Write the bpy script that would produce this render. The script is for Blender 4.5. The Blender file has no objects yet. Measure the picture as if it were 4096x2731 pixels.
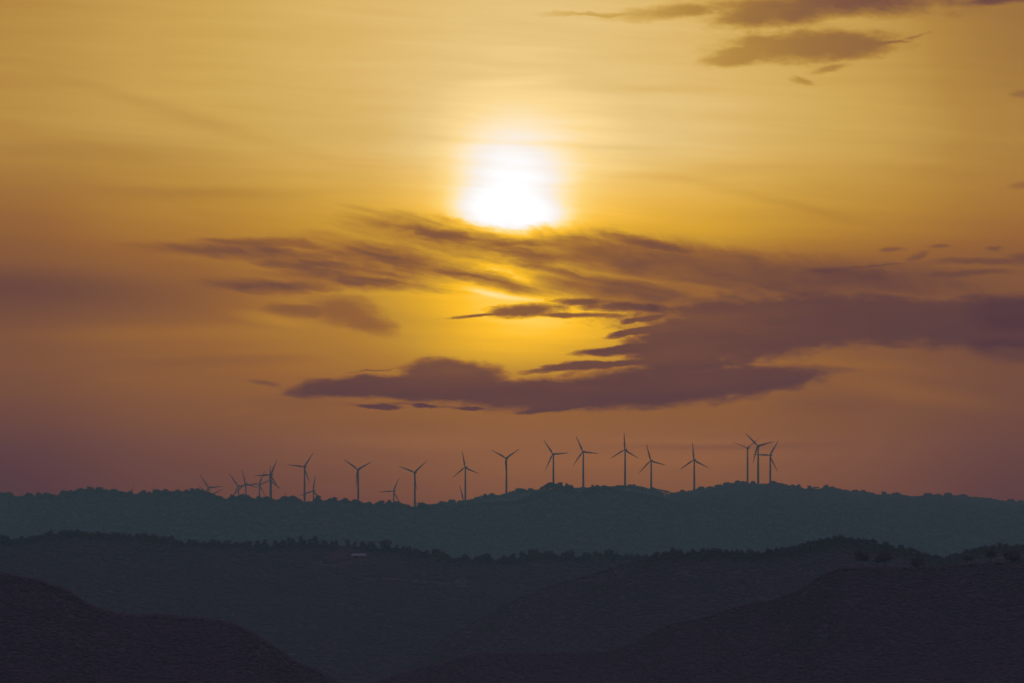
import bpy, math, random
import numpy as np
from mathutils import Vector, Matrix

random.seed(11)
rng = np.random.default_rng(11)
S = bpy.context.scene
COL = S.collection

# ------------------------------------------------------------------ camera geometry
# photograph 4096 x 2731 taken with a 200 mm lens on a 36 mm sensor; eye level falls on row 2002
LENS, SENSOR, PW, PH, EYE = 200.0, 36.0, 4096.0, 2731.0, 2002.0
F = PW * LENS / SENSOR                       # focal length in photograph pixels


def at(px, py, depth):
    """A picture point at a real distance -> metres in the valley."""
    return Vector(((px - PW / 2) * depth / F, depth, (EYE - py) * depth / F))


def lin(c):
    return tuple((v / 255 / 12.92) if v / 255 <= 0.04045 else ((v / 255 + 0.055) / 1.055) ** 2.4 for v in c)


# ------------------------------------------------------------------ small helpers
def tag(o, label=None, cat=None, group=None, kind=None):
    for k, v in (('label', label), ('category', cat), ('group', group), ('kind', kind)):
        if v:
            o[k] = v
    return o


def link(name, me, mat=None, parent=None, smooth=False):
    o = bpy.data.objects.new(name, me)
    COL.objects.link(o)
    if mat is not None and not me.materials:
        me.materials.append(mat)
    if parent is not None:
        o.parent = parent
    if smooth and len(me.polygons):
        me.polygons.foreach_set('use_smooth', np.ones(len(me.polygons), bool))
    return o


def empty(name, loc, rz=0.0):
    o = bpy.data.objects.new(name, None)
    o.location = loc
    o.rotation_euler = (0, 0, rz)
    o.empty_display_size = 2
    COL.objects.link(o)
    return o


def mesh_np(name, V, T):
    """Triangles or quads from numpy arrays."""
    V = np.asarray(V, np.float32)
    T = np.asarray(T, np.int32)
    k = T.shape[1]
    me = bpy.data.meshes.new(name)
    me.vertices.add(len(V))
    me.vertices.foreach_set('co', V.ravel())
    me.loops.add(T.size)
    me.loops.foreach_set('vertex_index', T.ravel())
    me.polygons.add(len(T))
    me.polygons.foreach_set('loop_start', np.arange(0, T.size, k, dtype=np.int32))
    me.polygons.foreach_set('loop_total', np.full(len(T), k, np.int32))
    me.update(calc_edges=True)
    return me


class MB:
    """Collects boxes, lofts and rings and makes one mesh of them."""

    def __init__(s):
        s.v, s.f = [], []

    def box(s, c, d, rz=0.0):
        b = len(s.v)
        cs, sn = math.cos(rz), math.sin(rz)
        for i in range(8):
            x = d[0] / 2 * (1 if i & 1 else -1)
            y = d[1] / 2 * (1 if i & 2 else -1)
            z = d[2] / 2 * (1 if i & 4 else -1)
            s.v.append((c[0] + x * cs - y * sn, c[1] + x * sn + y * cs, c[2] + z))
        for q in ((0, 2, 3, 1), (4, 5, 7, 6), (0, 1, 5, 4), (2, 6, 7, 3), (0, 4, 6, 2), (1, 3, 7, 5)):
            s.f.append([b + i for i in q])
        return s

    def loft(s, rings, caps=True):
        b = len(s.v)
        n = len(rings[0])
        for r in rings:
            s.v.extend(tuple(p) for p in r)
        for i in range(len(rings) - 1):
            for j in range(n):
                a, c = b + i * n + j, b + i * n + (j + 1) % n
                s.f.append([a, c, c + n, a + n])
        if caps:
            s.f.append([b + j for j in range(n)][::-1])
            s.f.append([b + (len(rings) - 1) * n + j for j in range(n)])
        return s

    def tube(s, pts, rad, n=8):
        pts = [Vector(p) for p in pts]
        rad = rad if isinstance(rad, (list, tuple)) else [rad] * len(pts)
        rings = []
        for i, p in enumerate(pts):
            d = (pts[min(i + 1, len(pts) - 1)] - pts[max(i - 1, 0)]).normalized()
            u = d.orthogonal().normalized() if abs(d.z) < 0.99 else Vector((1, 0, 0))
            w = d.cross(u).normalized()
            rings.append([p + (u * math.cos(2 * math.pi * k / n) + w * math.sin(2 * math.pi * k / n)) * rad[i] for k in range(n)])
        return s.loft(rings)

    def mesh(s, name):
        me = bpy.data.meshes.new(name)
        me.from_pydata(s.v, [], s.f)
        me.update()
        return me


# ------------------------------------------------------------------ materials
def material(name, col, rough=0.9, col2=None, scale=0.05, metallic=0.0, bump=0.0):
    m = bpy.data.materials.new(name)
    m.use_nodes = True
    nt = m.node_tree
    p = nt.nodes['Principled BSDF']
    p.inputs['Roughness'].default_value = rough
    p.inputs['Metallic'].default_value = metallic
    p.inputs['Base Color'].default_value = (*col, 1)
    p.inputs['Specular IOR Level'].default_value = 0.25
    if col2 is not None:
        tc = nt.nodes.new('ShaderNodeTexCoord')
        nz = nt.nodes.new('ShaderNodeTexNoise')
        nz.inputs['Scale'].default_value = scale
        nz.inputs['Detail'].default_value = 5
        nz.inputs['Roughness'].default_value = 0.62
        r = nt.nodes.new('ShaderNodeValToRGB')
        r.color_ramp.elements[0].position = 0.36
        r.color_ramp.elements[0].color = (*col, 1)
        r.color_ramp.elements[1].position = 0.64
        r.color_ramp.elements[1].color = (*col2, 1)
        nt.links.new(tc.outputs['Object'], nz.inputs['Vector'])
        nt.links.new(nz.outputs['Fac'], r.inputs['Fac'])
        nt.links.new(r.outputs['Color'], p.inputs['Base Color'])
        if bump:
            b = nt.nodes.new('ShaderNodeBump')
            b.inputs['Strength'].default_value = bump
            b.inputs['Distance'].default_value = 0.4
            nt.links.new(nz.outputs['Fac'], b.inputs['Height'])
            nt.links.new(b.outputs['Normal'], p.inputs['Normal'])
    return m


M_forest = material('pine_foliage', (0.048, 0.049, 0.045), 0.95, (0.056, 0.057, 0.050), 0.03)
M_crown = material('pine_crown_foliage', (0.056, 0.057, 0.052), 0.95, (0.074, 0.074, 0.062), 0.5)
M_bark = material('pine_bark', (0.055, 0.042, 0.034), 0.95, (0.09, 0.065, 0.05), 3.0)
M_soil = material('hill_soil', (0.044, 0.043, 0.040), 0.95, (0.054, 0.051, 0.046), 0.03)
M_red = material('red_ploughed_soil', (0.036, 0.027, 0.029), 0.95, (0.054, 0.034, 0.034), 0.12)
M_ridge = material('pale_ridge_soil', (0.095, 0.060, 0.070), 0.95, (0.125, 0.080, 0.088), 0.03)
M_path = material('pale_track_dirt', (0.085, 0.082, 0.078), 0.95, (0.055, 0.053, 0.05), 0.15)
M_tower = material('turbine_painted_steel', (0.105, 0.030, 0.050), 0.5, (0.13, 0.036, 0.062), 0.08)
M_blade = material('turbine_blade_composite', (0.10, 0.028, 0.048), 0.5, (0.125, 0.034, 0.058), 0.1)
M_roofm = material('pale_metal_roofing', (0.15, 0.25, 0.20), 0.6, (0.19, 0.30, 0.24), 0.8)
M_plaster = material('grey_plaster', (0.10, 0.10, 0.105), 0.9, (0.14, 0.14, 0.14), 0.7)
M_pale = material('pale_render', (0.12, 0.15, 0.15), 0.85, (0.09, 0.12, 0.12), 1.2)
M_sheen = material('painted_sky_sheen', (0.36, 0.44, 0.40), 0.5, (0.30, 0.38, 0.34), 2.0)  # pale colour standing in for sky light reflected off the tunnel tops
M_sheet = material('dark_green_tunnel_sheet', (0.05, 0.055, 0.05), 0.6, (0.07, 0.075, 0.07), 1.0)
M_blue = material('blue_green_boards', (0.07, 0.13, 0.15), 0.8, (0.05, 0.10, 0.12), 1.5)
M_dark = material('dark_opening', (0.02, 0.02, 0.022), 0.9, (0.025, 0.025, 0.027), 2.0)

# ------------------------------------------------------------------ ridgelines read off the photograph (picture x, picture y)
SIL_A = [(-600, 1975), (-400, 1968), (-200, 1973), (-90, 1960), (0, 1961.5), (20, 1966), (38.7, 1965), (52, 1974), (68.5, 1981), (89, 1979), (113, 1964), (128, 1971), (140, 1981), (155, 1967), (172, 1972), (188, 1966),
         (205, 1970), (232, 1978), (256, 1955.5), (270, 1959), (283, 1957), (298, 1958), (310, 1952), (322, 1949.6), (345, 1950), (363, 1943.6), (380, 1952), (396, 1945.7), (418, 1951), (438, 1954), (455, 1953),
         (477, 1958.5), (492, 1960), (506, 1964), (522, 1959), (532, 1968), (542, 1972), (560, 1964), (575, 1955), (586, 1968), (596, 1963), (606, 1968), (625, 1955.5), (645, 1958), (661, 1954), (680, 1960),
         (700, 1958), (710, 1954), (728, 1960), (746, 1954), (757, 1957), (769, 1949), (779, 1955), (788, 1949), (810, 1955), (843, 1964), (866, 1976), (882, 1977), (899, 1991), (915, 1986), (930, 1974.5),
         (945, 1979), (968, 1971), (978, 1980), (988, 1977), (1014, 1988), (1025, 1989), (1037, 1979.6), (1050, 1990), (1067, 1982), (1088, 1988), (1108, 1994), (1134, 1983), (1150, 1985), (1167, 1978),
         (1185, 1981), (1205, 1996), (1220, 2002), (1236, 2001), (1252, 1999), (1271, 1976), (1284, 1998), (1292, 1997), (1305, 1994), (1316, 1988), (1339, 1986), (1350, 1998), (1366, 1997), (1380, 1990), (1405, 2001),
         (1418, 1994), (1433, 1997), (1457, 2006), (1480, 2003), (1492, 2015), (1518, 2000), (1538, 2011), (1557, 1996), (1570, 2003), (1587, 2003), (1618, 2010), (1648, 2021), (1670, 2019), (1687, 2007),
         (1703, 2008), (1715, 2016), (1735, 2016), (1770, 2013), (1800, 2014), (1853, 2010), (1900, 2007), (1947, 2001), (2024, 1998), (2066, 1996), (2093, 1982), (2115, 1977), (2129, 1965), (2145, 1959), (2162, 1946),
         (2180, 1936), (2198, 1924), (2218, 1927), (2228, 1931), (2239, 1925), (2256, 1941), (2266, 1931), (2275, 1939), (2284, 1937), (2298, 1952), (2314, 1962), (2342, 1951), (2357, 1946), (2370, 1937), (2380, 1941),
         (2389, 1936), (2402, 1942), (2414, 1938), (2442, 1939), (2466, 1949), (2486, 1958), (2520, 1960), (2550, 1963), (2600, 1974), (2640, 1984), (2700, 1998), (2800, 2020), (3000, 2060), (3300, 2120), (3700, 2180), (4700, 2260)]
SIL_B = [(-600, 2040), (800, 2040), (1400, 2036), (1600, 2030), (1660, 2026), (1700, 2014), (1731, 2010), (1748, 2009), (1764, 2002), (1785, 2002), (1808, 1996), (1825, 2008), (1842, 1999), (1856, 2000), (1869, 1994), (1882, 1993),
         (1894, 1989), (1905, 1982), (1915, 1981), (1922, 1977), (1932, 1976), (1941, 1971), (1952, 1975), (1966, 1970), (1980, 1973), (1994, 1976), (2008, 1972), (2019, 1969), (2032, 1966), (2044, 1960), (2060, 1957), (2077, 1950),
         (2099, 1951), (2110, 1957), (2124, 1950), (2140, 1954), (2200, 1952), (2301, 1946), (2316, 1946), (2331, 1942), (2345, 1945), (2359, 1944), (2420, 1943), (2478, 1939), (2488, 1941), (2497, 1937), (2508, 1938), (2519, 1934),
         (2528, 1937), (2536, 1934), (2550, 1939), (2572, 1941), (2594, 1950), (2611, 1946), (2622, 1950), (2633, 1951), (2663, 1957), (2693, 1966), (2720, 1985), (2800, 2010), (3200, 2030), (4700, 2040)]
SIL_C = [(2300, 2060), (2500, 2010), (2600, 1990), (2650, 1978), (2671, 1974), (2699, 1967), (2716, 1960), (2732, 1957), (2746, 1960), (2760, 1958), (2772, 1955), (2788, 1951), (2804, 1944), (2822, 1947), (2840, 1944),
         (2856, 1945), (2873, 1936), (2890, 1938), (2909, 1927), (2930, 1927), (2950, 1920), (2962, 1927), (2975, 1923), (3000, 1927), (3012, 1922), (3025, 1928), (3040, 1930), (3055, 1929), (3075, 1924), (3091, 1921), (3110, 1925),
         (3127, 1927), (3149, 1934), (3162, 1939), (3172, 1935), (3182, 1940), (3194, 1934), (3216, 1946), (3230, 1947), (3238, 1940), (3250, 1948), (3264, 1946), (3285, 1947), (3304, 1936), (3314, 1948), (3326, 1944), (3357, 1948),
         (3370, 1953), (3387, 1954), (3402, 1960), (3423, 1957), (3440, 1961), (3450, 1958), (3476, 1963), (3503, 1968), (3524, 1971), (3536, 1964), (3548, 1971), (3565, 1972), (3586, 1969), (3610, 1974), (3630, 1977),
         (3650, 1981), (3669, 1980), (3690, 1977), (3711, 1971), (3730, 1976), (3750, 1975), (3775, 1977), (3791, 1969), (3812, 1974), (3833, 1977), (3850, 1975), (3888, 1982), (3920, 1984), (3963, 1987), (3985, 1993),
         (3999, 1995), (4020, 1999), (4040, 1995), (4062, 2000), (4082, 1999), (4096, 2001), (4300, 2008), (4700, 2030)]
SIL_M = [(-600, 2150), (-300, 2128), (-120, 2138), (-40, 2128), (0, 2132), (14, 2134), (30, 2136), (42, 2157), (60, 2150), (74, 2150), (89, 2142), (106, 2145), (125, 2139), (138, 2140), (149, 2135), (165, 2134), (179, 2129),
         (202, 2118), (214, 2134), (224, 2130), (235, 2123), (253, 2113), (268, 2119), (283, 2116), (296, 2119), (309, 2114), (330, 2120), (348, 2121), (357, 2131), (368, 2126), (378, 2130), (393, 2122), (412, 2124), (428, 2127),
         (440, 2132), (452, 2123), (462, 2127), (473, 2125), (482, 2134), (494, 2127), (512, 2136), (521, 2130), (533, 2144), (553, 2127), (565, 2138), (579, 2127), (595, 2139), (619, 2133), (640, 2153), (658, 2141), (675, 2143),
         (690, 2138), (699, 2156), (712, 2154), (725, 2157), (742, 2172), (759, 2150), (770, 2160), (781, 2155), (795, 2167), (804, 2164), (819, 2162), (827, 2170), (849, 2154), (865, 2168), (875, 2157), (887, 2170), (907, 2160),
         (926, 2173), (947, 2162), (962, 2169), (978, 2163), (997, 2159), (1008, 2182), (1022, 2172), (1032, 2156), (1045, 2170), (1060, 2154), (1072, 2176), (1081, 2186), (1091, 2176), (1102, 2158), (1114, 2168), (1137, 2154), (1149, 2172),
         (1167, 2145), (1190, 2176), (1203, 2139), (1211, 2168), (1218, 2155), (1226, 2174), (1239, 2151), (1248, 2168), (1262, 2141), (1279, 2174), (1297, 2156), (1314, 2174), (1338, 2158), (1358, 2178), (1376, 2178), (1391, 2153), (1404, 2179),
         (1411, 2180), (1419, 2161), (1428, 2181), (1438, 2182), (1453, 2161), (1467, 2178), (1487, 2162), (1510, 2188), (1520, 2189), (1545, 2157), (1570, 2190), (1578, 2182), (1587, 2176), (1597, 2189), (1606, 2190), (1616, 2178), (1625, 2189),
         (1638, 2180), (1650, 2202), (1664, 2191), (1680, 2199), (1695, 2202), (1708, 2196), (1722, 2212), (1732, 2203), (1743, 2187), (1752, 2194), (1758, 2192), (1767, 2206), (1773, 2202), (1782, 2212), (1790, 2211), (1797, 2225), (1820, 2229),
         (1835, 2223), (1845, 2222), (1863, 2210), (1878, 2228), (1890, 2236), (1909, 2218), (1922, 2216), (1946, 2210), (1965, 2224), (1984, 2238), (2001, 2228), (2018, 2217), (2032, 2226), (2049, 2209), (2063, 2234), (2074, 2229), (2089, 2201),
         (2102, 2212), (2114, 2213), (2136, 2194), (2165, 2206), (2172, 2210), (2188, 2202), (2213, 2207), (2240, 2220), (2258, 2203), (2271, 2199), (2279, 2203), (2288, 2196), (2303, 2220), (2312, 2224), (2330, 2215), (2348, 2205), (2371, 2216),
         (2383, 2201), (2395, 2208), (2404, 2207), (2412, 2217), (2434, 2194), (2455, 2212), (2467, 2206), (2484, 2220), (2508, 2213), (2516, 2218), (2524, 2214), (2538, 2223), (2550, 2213), (2565, 2219), (2580, 2214), (2600, 2222), (2700, 2235), (3000, 2260), (4700, 2300)]
SIL_D = [(700, 2900), (1300, 2790), (1450, 2735), (1600, 2650), (1750, 2535), (1950, 2425), (2030, 2385), (2124, 2347), (2169, 2327), (2200, 2322), (2258, 2308), (2290, 2304), (2330, 2288), (2362, 2278), (2400, 2266), (2430, 2258), (2461, 2246), (2500, 2238), (2541, 2228),
         (2560, 2228), (2580, 2220), (2595, 2222), (2610, 2215), (2629, 2202), (2638, 2216), (2660, 2202), (2672, 2204), (2693, 2188), (2706, 2197), (2718, 2194), (2734, 2208), (2739, 2211), (2754, 2204), (2762, 2208), (2774, 2192), (2789, 2204), (2800, 2201), (2813, 2188),
         (2824, 2195), (2834, 2191), (2843, 2195), (2852, 2188), (2864, 2193), (2876, 2191), (2890, 2202), (2905, 2196), (2917, 2202), (2926, 2199), (2936, 2204), (2948, 2193), (2958, 2201), (2966, 2197), (2980, 2208), (3000, 2197), (3018, 2206), (3034, 2200), (3045, 2208),
         (3060, 2198), (3079, 2187), (3096, 2196), (3105, 2187), (3118, 2194), (3132, 2187), (3146, 2187), (3158, 2181), (3168, 2183), (3175, 2178), (3184, 2181), (3192, 2175), (3206, 2167), (3220, 2169), (3234, 2159), (3243, 2164), (3254, 2157), (3266, 2161), (3284, 2148),
         (3297, 2151), (3313, 2146), (3326, 2149), (3340, 2138), (3353, 2141), (3367, 2137), (3385, 2144), (3400, 2143), (3420, 2151), (3437, 2150), (3447, 2155), (3457, 2152), (3468, 2156), (3478, 2153), (3494, 2151), (3512, 2169), (3527, 2172), (3542, 2161), (3554, 2170), (3564, 2173),
         (3576, 2178), (3586, 2192), (3604, 2175), (3618, 2190), (3628, 2189), (3640, 2183), (3660, 2190), (3676, 2197), (3688, 2208), (3700, 2205), (3708, 2211), (3716, 2207), (3726, 2219), (3744, 2214), (3758, 2219), (3772, 2229), (3787, 2217), (3806, 2210), (3824, 2207),
         (3838, 2208), (3852, 2203), (3870, 2192), (3882, 2196), (3897, 2187), (3912, 2188), (3925, 2182), (3938, 2178), (3956, 2181), (3976, 2175), (3988, 2179), (4000, 2167), (4011, 2175), (4024, 2170), (4046, 2179), (4066, 2173), (4080, 2177), (4096, 2171), (4300, 2150), (4700, 2110)]
SIL_E = [(900, 2900), (1400, 2760), (1532, 2701), (1700, 2650), (1881, 2605), (2000, 2606), (2194, 2605), (2420, 2596), (2525, 2544), (2647, 2483), (2786, 2457), (2926, 2410), (3027, 2397), (3102, 2374), (3161, 2350), (3190, 2326), (3221, 2306),
         (3260, 2281), (3325, 2261), (3385, 2260), (3500, 2262), (3694, 2260), (3813, 2249), (3932, 2243), (4000, 2236), (4050, 2222), (4096, 2205), (4300, 2170), (4700, 2120)]
SIL_F = [(-600, 2150), (-200, 2240), (0, 2272), (60, 2285), (98, 2300), (179, 2309), (226, 2327), (268, 2339), (313, 2353), (360, 2395), (435, 2431), (500, 2447), (557, 2457), (697, 2457), (850, 2470), (975, 2486), (1080, 2544), (1219, 2640), (1358, 2701), (1450, 2760), (1700, 2900)]


def smooth(v, n):
    k = np.hanning(n + 2)[1:-1]
    k /= k.sum()
    return np.convolve(np.pad(v, n // 2, mode='edge'), k, 'valid')[:len(v)]


GX = np.arange(-2600, 6701, 4.0)


class Hill:
    """One range of hills: a crest line that carries the trees, a front slope down to the valley and a back slope."""

    def __init__(s, sil, crest, front, back, zf, zb, lift, wander, seed, power=1.6):
        xs, ys = np.array(sil).T
        s.xs, s.ys = xs, ys
        y = np.interp(GX, xs, ys)
        win = 12
        env = np.array([y[max(0, i - win):i + win + 1].max() for i in range(len(y))])
        s.gy = smooth(env, 31) + lift
        ph = np.random.default_rng(seed).uniform(0, 6.28, 4)
        s.rc = crest + wander * (np.sin(GX / 520 + ph[0]) + 0.5 * np.sin(GX / 230 + ph[1]))
        s.front, s.back, s.zf, s.zb, s.ph, s.power = front, back, zf, zb, ph, power
        s.fix = None

    def crest(s, px):
        return np.interp(px, GX, s.rc)

    def crest_y(s, px):
        return np.interp(px, GX, s.gy)

    def top_y(s, px):
        return np.interp(px, s.xs, s.ys)

    def z(s, px, r):
        px = np.asarray(px, float)
        r = np.asarray(r, float)
        rc = np.interp(px, GX, s.rc)
        zc = (EYE - np.interp(px, GX, s.gy)) * rc / F
        t = np.clip((rc - r) / (rc - s.front), 0, 1)
        zf = np.minimum(s.zf, zc - 12)
        zz = zc + (zf - zc) * ((1 - (1 - t) ** s.power) if s.power < 4 else 0.12 * t + 0.88 * t ** s.power)
        u = np.clip((r - rc) / (s.back - rc), 0, 1)
        zb = np.minimum(s.zb, zc - 8)
        zz = zz + np.where(r > rc, (zb - zc) * (u * u * (3 - 2 * u)), 0)
        x = (px - PW / 2) * r / F
        und = np.sin(x / 61 + r / 143 + s.ph[2]) + 0.7 * np.sin(x / 29 - r / 77 + s.ph[3]) + 0.5 * np.sin(x / 113 + s.ph[0])
        zz = zz + und * 4.5 * np.where(r < rc, t * (1 - t) * 2, u * (1 - u))
        if s.fix is not None:
            P, w, sg = s.fix
            for (a, b), k in zip(P, w):
                zz = zz + k * np.exp(-((x - a) ** 2 + (r - b) ** 2) / (2 * sg * sg))
        return zz

    def sheet(s, name, x0, x1, nx, nr, mat, label):
        px = np.linspace(x0, x1, nx)
        rcs = np.interp(px, GX, s.rc)
        k = np.linspace(0, 1, nr)
        kc = 0.6
        R = np.where(k[None, :] < kc, s.front + (rcs[:, None] - s.front) * (k[None, :] / kc), rcs[:, None] + (s.back - rcs[:, None]) * ((k[None, :] - kc) / (1 - kc)))
        PX = np.repeat(px[:, None], nr, 1)
        Z = s.z(PX, R)
        X = (PX - PW / 2) * R / F
        V = np.stack([X, R, Z], -1).reshape(-1, 3)
        # skirt so that the sheet runs into the ground on every side
        i = np.arange(nx * nr).reshape(nx, nr)
        T = np.stack([i[:-1, :-1], i[1:, :-1], i[1:, 1:], i[:-1, 1:]], -1).reshape(-1, 4)
        edge = list(i[:, 0]) + list(i[-1, 1:]) + list(i[::-1, -1][1:]) + list(i[0, ::-1][1:-1])
        base = len(V)
        low = V[edge].copy()
        low[:, 2] = -154.0
        V = np.concatenate([V, low])
        n = len(edge)
        sk = [[edge[j], base + j, base + (j + 1) % n, edge[(j + 1) % n]] for j in range(n)]
        T = np.concatenate([T, np.array(sk)])
        o = link(name, mesh_np(name, V, T), mat, smooth=True)
        return tag(o, label, 'hill', None, 'structure')


HA = Hill(SIL_A, 7000, 6250, 7600, -110, -25, 9, 60, 1)
HB = Hill(SIL_B, 8170, 7620, 9900, -35, -35, 6, 25, 2)
HC = Hill(SIL_C, 7880, 6750, 9400, -105, -30, 6, 20, 3, 7.0)
HM = Hill(SIL_M, 3300, 2650, 4200, -110, -95, 7, 30, 4)
HD = Hill(SIL_D, 2650, 2150, 3050, -95, -100, 7, 25, 5)
HE = Hill(SIL_E, 1750, 1300, 2150, -70, -90, 10, 20, 6)
HF = Hill(SIL_F, 1550, 1180, 2100, -64, -90, 10, 16, 7)

# ------------------------------------------------------------------ wind turbines (hub and blade tips in the photograph)
BL = 25.0                                     # blade length in metres
# label, hub, blade tips, blade pitch, hidden behind the ridge?
TURB = [
    ('lone turbine at the left end, its tower sunk behind a wooded hump', (832.6, 1947.7), [(799.5, 1892.3), (890.8, 1940.8)], 0, 1),
    ('turbine sunk beneath the leftmost full rotor, only two slanting blade tips showing', (839.8, 1978), [(796.9, 1940), (896.4, 1949)], 0, 1),
    ('leftmost of the crowded turbines, hub just above the trees, blade leaning up left', (951.3, 1942.6), [(916.8, 1892)], 0, 1),
    ('clustered turbine with a nearly upright blade and two drooping blades crossing its neighbours', (980.6, 1932.4), [(965.3, 1868), (1025, 1949), (941, 1974)], 0, 1),
    ('turbine in the crowded cluster directly left of the doubled tower, one blade leaning up right', (1035.4, 1933.7), [(1061, 1872.4), (976, 1938), (1058.4, 1979.6)], 0, 1),
    ('taller turbine of the doubled tower pair, higher hub, one blade level to the left', (1081.4, 1896.7), [(1110.7, 1834.7), (1013, 1901.5), (1117.9, 1953)], 0, 1),
    ('shorter turbine of the doubled tower pair, lower hub with one blade straight up', (1078, 1918.4), [(1079.3, 1849.5), (1024, 1949.7), (1114.5, 1952.8)], 0, 1),
    ('turbine sunk behind the ridge right of the doubled tower, only one short upright tip showing', (1148, 2030), [(1143, 1966.8)], 0, 1),
    ('tall turbine right of the crowded cluster, one blade level left and one raised right', (1215.3, 1864.8), [(1255.4, 1809.4), (1147, 1858), (1238.3, 1927.3)], 0, 1),
    ('small distant turbine close behind the tall one right of the crowded cluster, blade pointing up', (1251, 1961.7), [(1261.7, 1900), (1191, 1982.6)], 0, 1),
    ('turbine with a wide V of two raised blades, standing alone left of centre', (1429.9, 1874.9), [(1372.4, 1836.8), (1490.2, 1844.5), (1423.3, 1943.5)], 0, 1),
    ('small distant turbine between two tall ones left of centre, one blade level left', (1572.3, 1962.3), [(1596.6, 1904.2), (1509.2, 1967.5), (1594.4, 2002)], 0, 1),
    ('turbine whose tower foot drops lowest into the saddle, two blades raised', (1656.6, 1886.8), [(1706.3, 1842.6), (1591.3, 1864.2), (1664.3, 1954.8)], 0, 1),
    ('turbine left of centre with one blade up and a lone blade tip at its foot', (1858.9, 1867.5), [(1849.2, 1799.2), (1807.5, 1910.6), (1914.2, 1890.7)], 0, 1),
    ('turbine sunk behind the ridge, its single blade beside the foot of a tall tower', (1853, 2000), [(1838.7, 1935.7)], 0, 1),
    ('turbine sunk behind the saddle, only a tiny blade tip right of the lowest tower foot', (1680, 2064), [(1664, 2002)], 0, 1),
    ('turbine on the purple ridge under the sun, third blade hidden by its tower', (2023, 1829.9), [(1964.1, 1797.8), (2078.3, 1794.5)], 0, 0),
    ('turbine standing behind the wooded knoll, one blade level to the right', (2211, 1813.9), [(2170.9, 1756.9), (2274.8, 1808.1), (2178.1, 1876.9)], 0, 0),
    ('turbine directly right of the wooded knoll, steep upper blade leaning left', (2330.6, 1804.5), [(2304.1, 1741.5), (2396.1, 1810.8), (2290.6, 1861.7)], 0, 0),
    ('tallest looking turbine, one blade exactly upright in a symmetrical Y, right of the knoll', (2497.9, 1796.7), [(2496.5, 1726.8), (2437.9, 1834), (2554.4, 1830.2)], 0, 0),
    ('turbine on the falling end of the purple ridge, upright blade leaning slightly left', (2602.3, 1841), [(2584.6, 1773.5), (2665.8, 1858.4), (2552.5, 1891.3)], 0, 0),
    ('turbine standing alone in the dip before the right-hand hilltop, one blade upright', (2774.5, 1837.6), [(2770, 1766.9), (2716.4, 1877.7), (2834.2, 1868)], 0, 0),
    ('left turbine of the hilltop trio, thin edge-on blades raised in a V', (2987.8, 1789.8), [(2927, 1764), (3040.3, 1749.7)], 1, 0),
    ('middle and tallest turbine of the hilltop trio, long blade up left', (3030.1, 1781.5), [(2979, 1730.4), (3098.4, 1763.6), (3009.9, 1852.6)], 0, 0),
    ('right and lowest turbine of the hilltop trio, one blade level left', (3078.5, 1818.8), [(3114.1, 1758.9), (3009.1, 1818.3), (3107.2, 1881.9)], 0, 0),
    ('turbine sunk behind the far left ridge, leaning blade tip standing left of its twin', (518, 2000), [(535.3, 1940)], 0, 1),
    ('turbine sunk behind the far left ridge, thin blade tip standing right of its twin', (601, 2005), [(616, 1945)], 0, 1),
]
YAW = math.radians(21)                        # the rotors face the viewer, turned a little to the left
tinfo = []
for lab, hub, tips, pitch, hid in TURB:
    ls, an = [], []
    for tx, ty in tips:
        dx, dy = (tx - hub[0]) / math.cos(YAW), hub[1] - ty
        ls.append(math.hypot(dx, dy))
        an.append(math.degrees(math.atan2(dx, dy)))
    vs = sum((Vector((math.cos(math.radians(3 * a)), math.sin(math.radians(3 * a)))) for a in an), Vector((0, 0)))
    th = math.degrees(math.atan2(vs.y, vs.x)) / 3
    if len(tips) == 1:
        ln = 63.0
    else:
        ln = max(60.0, min(73.0, sum(ls) / len(ls) * 0.985))
    r = BL * F / ln
    if not hid:                               # these stand on the crest itself
        r = max(r, float((HB if hub[0] < 2680 else HC).crest(hub[0])) + 6.0)
    tinfo.append([lab, at(hub[0], hub[1], r), th, pitch, hid, hub[0], r])

# ground behind the ridge is raised or lowered so that every hidden tower stands on it
P, D = [], []
for lab, h, th, pitch, hid, px, r in tinfo:
    if px > 2680:
        continue
    g = float(HB.z(px, r))
    P.append((h.x, h.y))
    if hid:
        tgt = h.z - 50.0
        lim = (EYE - (float(HA.top_y(px)) + 12)) * r / F
        D.append(min(tgt, lim) - g)
    else:
        D.append(0.0)
P = np.array(P)
sg = 55.0
K = np.exp(-((P[:, None] - P[None]) ** 2).sum(-1) / (2 * sg * sg))
HB.fix = (P, np.linalg.solve(K + 0.02 * np.eye(len(P)), np.array(D)), sg)


def blade_mesh(pitch):
    n, rings = 12, []
    span = [(0.0, 0.5, 1.0, 0), (0.04, 0.5, 1.0, 0), (0.10, 0.62, 0.75, 0.1), (0.2, 1.02, 0.36, 0.25), (0.27, 1.05, 0.28, 0.27), (0.4, 0.88, 0.23, 0.22), (0.6, 0.66, 0.2, 0.15), (0.8, 0.46, 0.18, 0.09), (0.94, 0.32, 0.17, 0.04), (0.985, 0.2, 0.17, 0.02), (1.0, 0.06, 0.3, 0)]
    for t, c, th, off in span:
        tw = math.radians(14 * (1 - t) ** 2 + (70 if pitch else 4))
        ring = []
        for k in range(n):
            a = 2 * math.pi * k / n
            c_ = c * 1.18
            x = c_ * math.cos(a) + off
            y = c * th * math.sin(a) * (1.0 if t < 0.07 else (0.75 + 0.45 * math.cos(a / 2) ** 2))
            ring.append((x * math.cos(tw) - y * math.sin(tw), x * math.sin(tw) + y * math.cos(tw) - 0.9 * t * t, BL * t))
        rings.append(ring)
    return MB().loft(rings).mesh('blade')


def circle(r, z, n=20):
    return [(r * math.cos(2 * math.pi * k / n), r * math.sin(2 * math.pi * k / n), z) for k in range(n)]


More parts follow.
